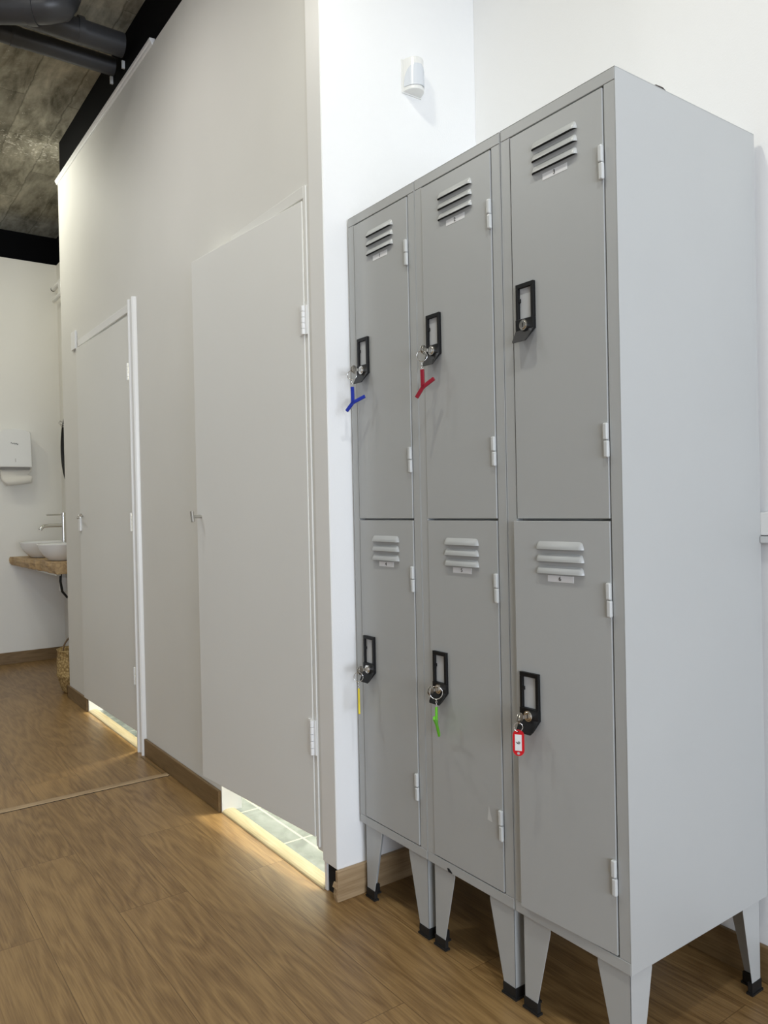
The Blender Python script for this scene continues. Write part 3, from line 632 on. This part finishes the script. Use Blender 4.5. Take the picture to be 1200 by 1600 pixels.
# round black-framed mirror seen from the side
mr = MB(); R_ = 0.280; n = 56
ring_c = Vector((-4.84, YS-0.012, 1.55))
mr.tube([ring_c+Vector((R_*math.cos(2*PI*i/n), 0, R_*math.sin(2*PI*i/n))) for i in range(n)], 0.0105, 10, closed=True)
mo = mr.build('round_mirror', M_RUB); tag(mo, 'round black-rimmed wall mirror above the basins, mostly hidden by the partition', 'mirror')
MB().prism([(ring_c.x+R_*math.cos(2*PI*i/n), ring_c.z+R_*math.sin(2*PI*i/n)) for i in range(n)], YS-0.010, YS-0.002, 'xz').build('mirror_glass', M_MIRROR, mo)
hk = MB(); h0 = Vector((-5.0, YS, 1.730))
hk.tube([h0, h0+Vector((0, -0.012, 0))], 0.012, 16); hk.tube([h0+Vector((0, -0.01, 0)), h0+Vector((0, -0.045, -0.008)), h0+Vector((0, -0.058, 0.006)), h0+Vector((0, -0.048, 0.022)), h0+Vector((0, -0.036, 0.014))], 0.0032, 10)
hk.tube([h0+Vector((0, -0.01, 0)), h0+Vector((0.01, -0.030, -0.022)), h0+Vector((0.01, -0.045, -0.020))], 0.003, 10)
tag(hk.build('wall_hook', M_STEEL), 'small bent metal hook on the wall beside the round mirror', 'hook')
# white wall light near the top of the sink wall
wl = empty('wall_light', (-4.90, YS, 2.70), 'white two-tube wall light high above the basins', 'wall light')
MB().tube([(-0.22, -0.045, 0.035), (0.30, -0.045, 0.035)], 0.016, 16).build('tube', M_WPL, wl)
MB().tube([(-0.20, -0.050, -0.055), (0.30, -0.050, -0.055)], 0.016, 16).build('tube', M_WPL, wl)
MB().tube([(-0.235, -0.045, 0.035), (-0.218, -0.045, 0.035)], 0.0165, 16).build('end_cap', M_RUB, wl)
MB().box(-0.02, 0.04, -0.06, 0.0, -0.07, 0.05).build('bracket', M_WPL, wl, bevel=0.003)

# paper towel dispenser on the far wall
dp = MB(); yc = -0.112; hw = 0.107
out = [(yc-hw, 1.418), (yc-hw, 1.675), (yc-hw*0.6, 1.690), (yc, 1.696), (yc+hw*0.6, 1.690), (yc+hw*0.95, 1.675), (yc+hw, 1.655), (yc+hw+0.004, 1.418)]
dp.prism(out, XF, XF+0.115, 'yz')
do = dp.build('towel_dispenser', M_WPL, bevel=0.008, seg=3); tag(do, 'white plastic folded paper towel dispenser on the far wall', 'dispenser')
MB().box(XF+0.1145, XF+0.1165, yc-0.002, yc+0.004, 1.455, 1.480).build('level_window', M_STEEL, do)['label'] = 'narrow grey level window'
lg = MB(); X_ = XF+0.1158
for dy, dz, w_, h_ in ((-0.020, 0.001, 0.018, 0.008), (-0.004, -0.001, 0.016, 0.010), (0.012, -0.003, 0.018, 0.012)):
    lg.tube([(X_, yc+dy-w_/2, 1.588+dz), (X_, yc+dy-w_/5, 1.588+dz+h_/2), (X_, yc+dy+w_/5, 1.588+dz-h_/2), (X_, yc+dy+w_/2, 1.588+dz)], 0.0018, 6)
lg.build('brand_mark', M_INK, do)['label'] = 'small dark handwritten-style maker mark'
MB().box(XF+0.005, XF+0.105, yc-hw+0.012, yc+hw-0.010, 1.404, 1.4185).build('outlet', mat('dark_grey_plastic', (0.22, 0.21, 0.19), 0.5), do)
pt = MB(); n = 12; vs = []
prof = [(0.075, 1.412, -0.205, 0.005), (0.080, 1.385, -0.205, 0.000), (0.070, 1.362, -0.203, -0.020), (0.085, 1.345, -0.202, 0.004), (0.088, 1.330, -0.190, 0.002), (0.090, 1.300, -0.170, -0.002)]
vs = []
for x_, z_, ya, yb in prof:
    for i in range(n+1):
        t_ = i/n; vs.append((XF+x_+0.006*math.sin(t_*5), ya+(yb-ya)*t_, z_+0.022*(t_-0.6)*(1 if z_ < 1.40 else 0)))
pt.add(vs, [(j*(n+1)+i, j*(n+1)+i+1, (j+1)*(n+1)+i+1, (j+1)*(n+1)+i) for j in range(len(prof)-1) for i in range(n)], 0, True)
po = pt.build('paper_towel', M_PAPER); tag(po, 'folded paper towel hanging out under the dispenser', 'paper towel')
md = po.modifiers.new('solid', 'SOLIDIFY'); md.thickness = 0.0015
# basket
bk = empty('seagrass_basket', (-4.005, 0.010, 0), 'woven seagrass belly basket on the floor behind the partition end', 'basket')
MB().lathe([(0.0, 0.002), (0.078, 0.002), (0.088, 0.012), (0.100, 0.05), (0.114, 0.100), (0.120, 0.112), (0.116, 0.120), (0.116, 0.19), (0.112, 0.255), (0.116, 0.262), (0.110, 0.264), (0.106, 0.20), (0.108, 0.12), (0.075, 0.012), (0.0, 0.010)], 0, 0, 40).build('woven_body', M_WEAVE, bk)
for sy in (-1,):
    pts = [(0.02*0, 0.085*math.cos(PI-PI*i/16)+0.005, 0.250+0.095*math.sin(PI*i/16)) for i in range(17)]
    MB().tube(pts, 0.0048, 10).build('handle', mat('brown_rope', (0.16, 0.10, 0.05), 0.8), bk)
